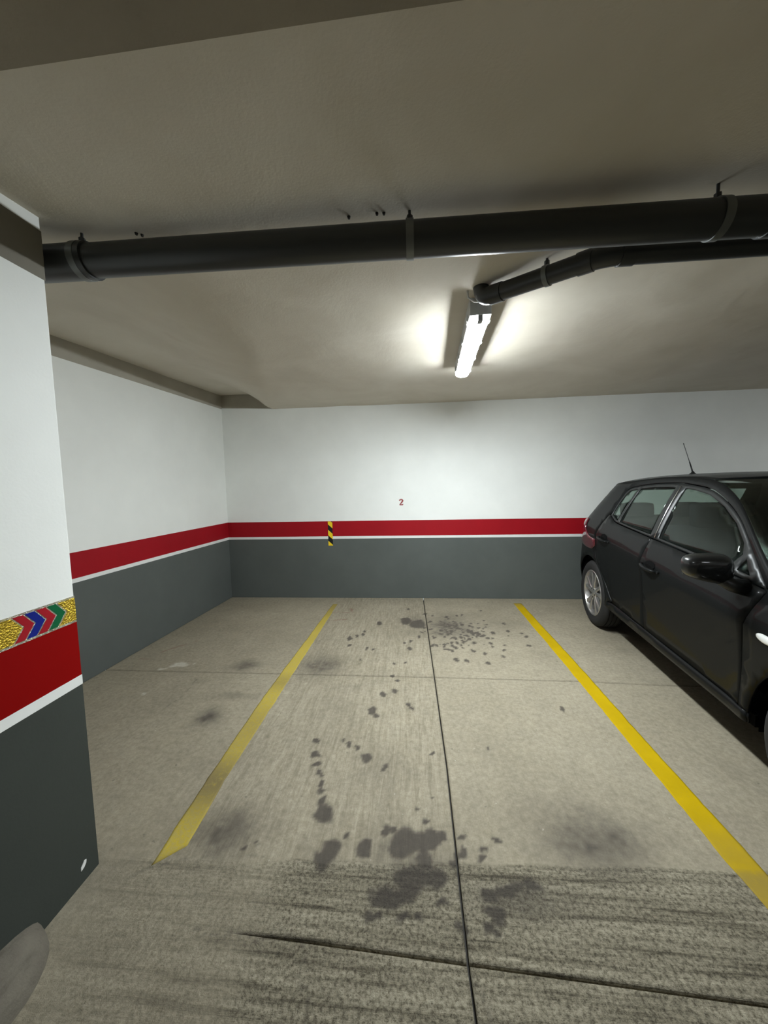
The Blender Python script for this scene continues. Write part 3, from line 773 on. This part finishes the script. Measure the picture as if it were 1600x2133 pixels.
def arc(cx, r, a0, a1, n=22):
    return [(cx + r * math.cos(math.radians(a0 + (a1 - a0) * i / n)), HUB + r * math.sin(math.radians(a0 + (a1 - a0) * i / n))) for i in range(n + 1)]

belt = spl([(.325, 1.172), (.40, 1.140), (.50, 1.115), (.913, 1.080), (1.155, 1.060), (1.46, 1.035), (1.873, .995), (2.035, .978)], 4)
dlo_top = spl([(2.035, .978), (1.86, 1.135), (1.70, 1.262), (1.545, 1.347), (1.366, 1.417), (1.195, 1.445), (1.015, 1.460), (.742, 1.455), (.50, 1.432), (.40, 1.405), (.365, 1.36), (.335, 1.26), (.325, 1.172)], 5)
DLO = belt[:-1] + dlo_top[:-1]
rail = spl([(x45(1.44), 1.44), (.15, 1.462), (.35, 1.476), (.75, 1.505), (1.1, 1.505), (1.35, 1.475), (1.575, 1.385), (1.75, 1.268), (1.95, 1.115), (2.13, .995)], 4)
cut_r = spl([(.30, 1.168), (.215, 1.06), (.165, .936), (.145, .81), (.185, .715), (.27, .64), (.37, .55), (.45, .455), (.50, .40)], 4)
cut_b = spl([(1.055, 1.060), (1.028, .93), (1.018, .75), (1.030, .50), (1.042, .388)], 4)
cut_f = spl([(2.045, .965), (2.0, .832), (1.975, .66), (1.968, .45), (1.966, .376)], 4)
door_bot_r = [(.53, .394), (.8, .390), (1.03, .385)]
door_bot_f = [(1.06, .384), (1.5, .380), (1.95, .372)]
gapx = .0032
rear_door_o = [(x, z - .006) for x, z in belt if x < 1.05] + [(x - gapx, z - .004) for x, z in cut_b] + door_bot_r[::-1] + [(x + gapx, z) for x, z in cut_r[::-1]]
front_door_o = [(1.06, 1.058)] + [(x, z - .006) for x, z in belt if x > 1.07] + [(x - gapx, z) for x, z in cut_f] + door_bot_f[::-1] + [(x + gapx, z) for x, z in cut_b[::-1][:-1]]
redge = [(x45(z), z) for z in np.linspace(.30, 1.40, 18)]
quarter_o = ([(x - gapx, z) for x, z in cut_r] + [(.44, .385), (.405, .335)] + arc(0, AR, 0, 180) + [(-.395, .30)] + redge + rail + [(2.045, .982)] + [(x + .004, z + .006) for x, z in dlo_top[1:-1]])
sill_o = [(.425, .375), (.50, .388), (1.04, .379), (1.96, .366), (2.02, .372), (2.022, .318), (1.9, .300), (.55, .305), (.42, .33)]
fender_o = [(2.055, .975), (2.135, .994), (2.5, .95), (2.9, .88), (3.13, .785), (3.13, .62), (3.13, .34), (2.80, .33)] + arc(WB_, AF, 2, 178) + [(2.03, .318), (2.03, .365), (1.975, .372)] + [(x + gapx, z) for x, z in cut_f[::-1]]
quarter_pane = [(.345, 1.178), (.47, 1.133), (.485, 1.14), (.545, 1.415), (.44, 1.397), (.40, 1.36), (.365, 1.27)]
rear_pane = [(.515, 1.128), (.73, 1.108), (1.025, 1.088), (1.018, 1.20), (1.005, 1.432), (.95, 1.434), (.742, 1.430), (.575, 1.417)]
front_pane = [(1.125, 1.078), (1.46, 1.052), (1.78, 1.022), (1.83, 1.10), (1.80, 1.155), (1.69, 1.243), (1.54, 1.325), (1.36, 1.392), (1.20, 1.420), (1.105, 1.428)]
small_pane = [(1.835, 1.022), (1.925, 1.012), (1.862, 1.085)]
tail_o = spl([(-.10, 1.10), (-.115, 1.03), (-.085, .97), (-.01, .925), (.135, .915)], 4) + [(.128, .845), (.06, .805)] + spl([(-.02, .80), (-.16, .80), (-.30, .815), (x45(.83) + .002, .83)], 3) + [(x45(z) + .002, z) for z in (.88, .95, 1.02, 1.06)] + [(-.21, 1.085)]

def handle(door, x, z, s):
    y = lambda a, b: s * (side(a, b) + .0)
    bm = bmesh.new()                                         # recess cup
    for i in range(24): pass
    ctr = bm.verts.new((x, y(x, z + .016) + s * .004, z + .016)); ring = []
    for i in range(24):
        a = 2 * PI * i / 24; xx_, zz_ = x + .062 * math.cos(a), z + .016 + .030 * math.sin(a); ring.append(bm.verts.new((xx_, y(xx_, zz_) + s * .002, zz_)))
    for i in range(24): bm.faces.new((ctr, ring[i], ring[(i + 1) % 24]))
    c = bm_obj('handle_cup', bm, MAT['wellmat'], door)
    bm = bmesh.new(); pts = []
    for i in range(9):
        t = i / 8; xx_ = x - .10 + .20 * t; pts.append((xx_, y(xx_, z) + s * (.006 + .030 * math.sin(PI * t) ** .6), z + .006 - .02 * t))
    tube(bm, pts, [.009, .012, .013, .013, .013, .013, .013, .012, .009], 12)
    h = bm_obj('handle', bm, MAT['paint'], door, True)
    bm = bmesh.new(); tube(bm, [(x + .112, y(x + .11, z) + s * .002, z - .012), (x + .112, y(x + .11, z) + s * .012, z - .012)], .009, 12); bm_obj('lock', bm, MAT['black'], door)

for s in (-1, 1):
    panel('quarter_panel', quarter_o, MAT['paint'], car, s, step=.05)
    panel('sill', sill_o, MAT['paint'], car, s, off=.004)
    panel('front_fender', fender_o, MAT['paint'], car, s, step=.05)
    rd = panel('rear_door', rear_door_o, MAT['paint'], car, s)
    fd = panel('front_door', front_door_o, MAT['paint'], car, s)
    handle(rd, .36, .950, s); handle(fd, 1.155, .872, s)
    panel('window_trim', DLO, MAT['black'], car, s, holes=(quarter_pane, rear_pane, front_pane, small_pane), off=-.004, t=.010, step=.04)
    panel('side_window', quarter_pane, MAT['glass'], car, s, off=-.009, t=.003)
    panel('side_window', rear_pane, MAT['glass'], rd, s, off=-.009, t=.003); panel('side_window', front_pane, MAT['glass'], fd, s, off=-.009, t=.003)
    panel('side_window', small_pane, MAT['glass'], car, s, off=-.009, t=.003)
    # bright weather strip on the pillar between the doors
    bm = bmesh.new(); tube(bm, [(1.09 - .03 * t, s * (side(1.09 - .03 * t, 1.075 + .365 * t) + .0005), 1.075 + .365 * t) for t in np.linspace(0, 1, 9)], .0028, 8); bm_obj('pillar_strip', bm, MAT['chrome'], car, True)
    tl = panel('tail_lamp', tail_o, MAT['lens_red'], car, s, off=.008, t=.012, step=.03)
    rp = [(s * y45(z) * .999, z) for z in np.linspace(.83, 1.06, 6)] + [(s * (y45(1.03) - .16), 1.03), (s * (y45(.86) - .16), .85)]
    panel_yz('tail_lamp_lens', rp, MAT['lens_red'], tl, rear, -1, off=.008, t=.012, step=.04)
    # lower black door seal line under the doors
    # side repeater
    bm = bmesh.new(); r0 = bmesh.ops.create_uvsphere(bm, u_segments=20, v_segments=10, radius=1)
    for v in r0['verts']: v.co = Vector((2.125 + v.co.x * .050, s * (side(2.125, .775) + .002) + v.co.y * .012, .772 - v.co.x * .004 + v.co.z * .020))
    bm_obj('side_repeater', bm, MAT['lens_clear'], car, True)

# tops: roof, windscreen, bonnet as cross-curved strips
def strip(name, st, mat, kz=2.4, edge=1.0, n=20, sub=5, t=.012, zoff=0):
    arr = np.array(st); u = np.linspace(0, len(st) - 1, (len(st) - 1) * sub + 1); V = []
    q = [np.interp(u, range(len(st)), arr[:, k]) for k in range(4)]
    # smooth the interpolation a little
    for k in range(4):
        for _ in range(3): q[k][1:-1] = .25 * q[k][:-2] + .5 * q[k][1:-1] + .25 * q[k][2:]
    for xe, ze, xc, zc in zip(*q):
        ye = (side(xe, ze) + .001) * edge
        for i in range(n + 1):
            tt = -1 + 2 * i / n; V.append((xe + (xc - xe) * (1 - tt * tt), tt * ye, ze + (zc - ze) * (1 - abs(tt) ** kz) + zoff))
    m_ = n + 1; F = [(r * m_ + i, (r + 1) * m_ + i, (r + 1) * m_ + i + 1, r * m_ + i + 1) for r in range(len(u) - 1) for i in range(n)]
    return solid(from_np(name, np.array(V), np.array(F), mat, car, True), t)
roof = strip('roof', [(x45(1.44) - .01, 1.44, -.20, 1.492), (.15, 1.462, .03, 1.525), (.35, 1.476, .32, 1.533), (.75, 1.505, .75, 1.536), (1.1, 1.505, 1.15, 1.526), (1.30, 1.486, 1.42, 1.497)], MAT['paint'], 2.6)
wsc = strip('windscreen', [(1.30, 1.486, 1.425, 1.495), (1.42, 1.450, 1.57, 1.44), (1.575, 1.385, 1.76, 1.35), (1.75, 1.268, 1.98, 1.22), (1.95, 1.115, 2.2, 1.085), (2.12, 1.0, 2.40, .985)], MAT['glass'], 2.2, .998, t=.004)
strip('bonnet', [(2.14, .992, 2.42, .985), (2.5, .95, 2.7, .972), (2.9, .88, 3.02, .905), (3.12, .79, 3.20, .81)], MAT['paint'], 2.4)
# rear face
zsr = list(np.linspace(.24, .72, 9))
panel_yz('rear_bumper', [(y45(z), z) for z in zsr] + [(-y45(z), z) for z in zsr[::-1]], MAT['paint'], car, rear, -1)
zsh = list(np.linspace(.728, 1.07, 8))
hatch = panel_yz('tailgate', [(y45(z), z) for z in zsh] + [(-y45(z), z) for z in zsh[::-1]], MAT['paint'], car, rear, -1)
zsw = list(np.linspace(1.075, 1.44, 9))
wrect = [(y45(1.09) - .10, 1.09), (y45(1.39) - .07, 1.39), (-(y45(1.39) - .07), 1.39), (-(y45(1.09) - .10), 1.09)]
panel_yz('tailgate_frame', [(y45(z), z) for z in zsw] + [(-y45(z), z) for z in zsw[::-1]], MAT['paint'], hatch, rear, -1, holes=(wrect,))
panel_yz('rear_window', wrect, MAT['glass'], hatch, rear, -1, off=-.005, t=.003)
# front face
zf = list(np.linspace(.24, .79, 9))
fb = panel_yz('front_bumper', [(hw0(3.13, z) - .117, z) for z in zf] + [(-(hw0(3.13, z) - .117), z) for z in zf[::-1]], MAT['paint'], car, frontx, 1)
panel_yz('grille', [(-.42, .30), (.42, .30), (.46, .44), (-.46, .44)], MAT['black'], fb, frontx, 1, off=.004)
panel_yz('upper_grille', [(-.30, .66), (.30, .66), (.33, .73), (-.33, .73)], MAT['black'], fb, frontx, 1, off=.004)
for s in (-1, 1):
    panel_yz('headlamp', [(s * .36, .63), (s * .66, .66), (s * .70, .77), (s * .38, .72)], MAT['lens_clear'], fb, frontx, 1, off=.006)

# underbody and wheel wells
bm = bmesh.new(); box(bm, .42, 1.98, -.79, .79, .27, .33); box(bm, -.48, 3.05, -.60, .60, .27, .33); bm_obj('underbody', bm, MAT['wellmat'], car)
for cx, R in ((0, AR), (WB_, AF)):
    for s in (-1, 1):
        bm = bmesh.new(); A, B, Cc = [], [], []
        for i in range(25):
            a = PI * i / 24 * 1.10 - .05 * PI
            A.append(bm.verts.new((cx + (R + .004) * math.cos(a), s * (HW - .075), HUB + (R + .004) * math.sin(a)))); B.append(bm.verts.new((cx + (R + .004) * math.cos(a), s * .58, HUB + (R + .004) * math.sin(a))))
        for i in range(24): bm.faces.new((A[i], A[i + 1], B[i + 1], B[i]))
        bm.faces.new(B); bm_obj('wheel_well', bm, MAT['wellmat'], car)

# wheels
def make_wheel(cx, s):
    wroot = empty('wheel', (cx, s * .842, HUB), 0 if s < 0 else PI, car)
    RR = .232
    # axis y, outer face towards -y (local); y=0 is the outer sidewall bulge
    tw = .205
    prof = [(RR - .006, .018), (RR + .006, .010), (RR + .028, .002), (RR + .058, .0), (RT - .030, .006), (RT - .012, .018), (RT - .004, .030)]
    y = .030; groove = .010
    for gi in range(4):
        y0 = .030 + (gi + .6) * (tw - .06) / 4.2
        prof += [(RT, y0 - .008), (RT, y0), (RT - .008, y0 + .001), (RT - .008, y0 + groove - .001), (RT, y0 + groove)]
    prof += [(RT - .004, tw - .030), (RT - .012, tw - .018), (RT - .030, tw - .006), (RR + .03, tw), (RR - .006, tw - .018)]
    bm = bmesh.new(); lathe(bm, prof, 72, 'y', closed=True); bm_obj('tyre', bm, MAT['rubber'], wroot, False, .5)
    bm = bmesh.new(); lathe(bm, [(RR - .004, .020), (RR + .001, .010), (RR - .004, .006), (RR - .014, .010), (RR - .022, .030), (RR - .028, .10), (RR - .018, .19), (RR - .012, .19), (RR - .020, .10), (RR - .012, .035)], 64, 'y', closed=True)
    rim = bm_obj('rim', bm, MAT['alloy'], wroot, False, .6)
    for k in range(5):
        for side_ in (-1, 1):
            a = 2 * PI * k / 5 + PI / 2 + side_ * .20; ca, sa = math.cos(a), math.sin(a); tx, tz = -sa, ca
            a1 = 2 * PI * k / 5 + PI / 2 + side_ * .25
            bm = bmesh.new(); rows = []
            for r, w_, yo in ((.040, .019, .020), (.10, .016, .016), (.17, .019, .017), (RR - .012, .026, .016)):
                f_ = (r - .04) / (RR - .052); aa = a + (a1 - a) * f_; c1, s1 = math.cos(aa), math.sin(aa); t1, t2 = -s1, c1
                rows.append([bm.verts.new((r * c1 + t1 * w_ * q, yo + dy, r * s1 + t2 * w_ * q)) for q, dy in ((-.9, .030), (-1, .006), (-.55, 0), (.55, 0), (1, .006), (.9, .030))])
            for A, B in zip(rows, rows[1:]):
                for i in range(6): bm.faces.new((A[i], A[(i + 1) % 6], B[(i + 1) % 6], B[i]))
            bm.faces.new(rows[0]); bm.faces.new(rows[-1][::-1]); bm_obj('spoke', bm, MAT['alloy'], rim, False, .6)
    bm = bmesh.new(); lathe(bm, [(.0005, .010), (.022, .010), (.030, .014), (.055, .018), (.062, .026), (.062, .06)], 32, 'y'); bm_obj('hub_cap', bm, MAT['alloy'], rim, False, .6)
    for k in range(5):
        a = 2 * PI * (k + .5) / 5 + PI / 2; bm = bmesh.new(); tube(bm, [(.046 * math.cos(a), .014, .046 * math.sin(a)), (.046 * math.cos(a), .03, .046 * math.sin(a))], .008, 8); bm_obj('wheel_nut', bm, MAT['black'], rim)
    bm = bmesh.new(); lathe(bm, [(.0005, .085), (.135, .085), (.135, .10), (.0005, .10)], 40, 'y'); bm_obj('brake_disc', bm, MAT['clamp'], wroot, False, .6)
    return wroot
for cx in (0, WB_):
    for s in (-1, 1): make_wheel(cx, s)

# door mirrors
for s in (-1, 1):
    bm = bmesh.new(); r0 = bmesh.ops.create_uvsphere(bm, u_segments=28, v_segments=18, radius=1)
    for v in r0['verts']:
        x, y, z = v.co
        e = lambda t, p: math.copysign(abs(t) ** p, t)
        X = e(x, .8); Y = e(y, .55); Z = e(z, .62)
        hh = .072 - .014 * Y * (1 if s > 0 else 1)
        v.co = Vector((1.905 + (X * .062 if X > 0 else X * .028) + .02 * Y, s * (.985 + .122 * Y), 1.046 + hh * Z + .016 * Y))
    mr = bm_obj('door_mirror', bm, MAT['paint_gloss'], car, True)
    bm = bmesh.new(); tube(bm, [(1.93, s * .83, .955), (1.925, s * .885, .965), (1.915, s * .94, 1.0)], [.042, .034, .028], 14); bm_obj('mirror_arm', bm, MAT['black'], mr, True)
    bm = bmesh.new(); box(bm, 1.868, 1.874, *( (-1.07, -.90) if s < 0 else (.90, 1.07)), 1.0, 1.09, .002); bm_obj('mirror_glass', bm, MAT['chrome'], mr)

# aerial at the rear of the roof
ae = empty('aerial', (.05, 0, 1.531), 0, car)
bm = bmesh.new(); lathe(bm, [(.030, -.006), (.026, .006), (.014, .016), (.008, .028), (.0005, .030)], 20, 'z'); bm_obj('aerial_base', bm, MAT['black'], ae, True)
bm = bmesh.new(); tube(bm, [(0, 0, .015), (-.055, 0, .12)], [.007, .005], 10); bm_obj('aerial_grip', bm, MAT['black'], ae, True)
bm = bmesh.new(); tube(bm, [(-.05, 0, .11), (-.150, 0, .29), (-.160, 0, .308)], [.0028, .0025, .004], 8); bm_obj('aerial_mast', bm, MAT['black'], ae, True)

# interior
def rbox(name, x0, x1, y0, y1, z0, z1, mat, parent, bev=.04, lean=0.0):
    bm = bmesh.new(); box(bm, x0, x1, y0, y1, z0, z1, min(bev, .45 * min(x1 - x0, y1 - y0, z1 - z0)))
    for v in bm.verts: v.co.x -= lean * (v.co.z - z0)
    return bm_obj(name, bm, mat, parent, True)
def seat(name, x, yc, w_, zt):
    rt = empty(name, (x, yc, .33), 0, car)
    rbox('seat_cushion', -.05, .50, -w_ / 2, w_ / 2, .0, .24, MAT['cloth'], rt)
    rbox('seat_back', -.10, .04, -w_ / 2, w_ / 2, .12, zt, MAT['cloth'], rt, .06, .35)
    return rt
for yc in (-.37, .37):
    rt = seat('front_seat', 1.05, yc, .50, .80)
    rbox('headrest', -.16, -.05, -.13, .13, .80, .985, MAT['cloth'], rt, .05, .1)
rt = seat('rear_seat', .22, 0, 1.30, .80)
for yc in (-.42, .0, .42): rbox('headrest', -.32, -.21, yc - .14, yc + .14, .78, .93, MAT['cloth'], rt, .045, .1)
rbox('dashboard', 1.85, 2.30, -.72, .72, .62, .98, MAT['dash'], car, .08)
sw = empty('steering_wheel', (1.78, .37, .93), 0, car)
bm = bmesh.new(); tube(bm, [(.18 * math.cos(a) * .35, .18 * math.sin(a), .18 * math.cos(a) * .93) for a in np.linspace(0, 2 * PI, 33)], .014, 10, False); bm_obj('wheel_rim', bm, MAT['dash'], sw, True)
bm = bmesh.new(); tube(bm, [(0, 0, 0), (.15, 0, -.05)], [.06, .04], 14); bm_obj('steering_boss', bm, MAT['dash'], sw, True)
for s in (-1, 1):
    panel('door_lining', [(.20, 1.10), (.9, 1.05), (1.9, .96), (1.9, .40), (.55, .40), (.2, .75)], MAT['dash'], car, s, off=-.055, t=.01, step=.12)
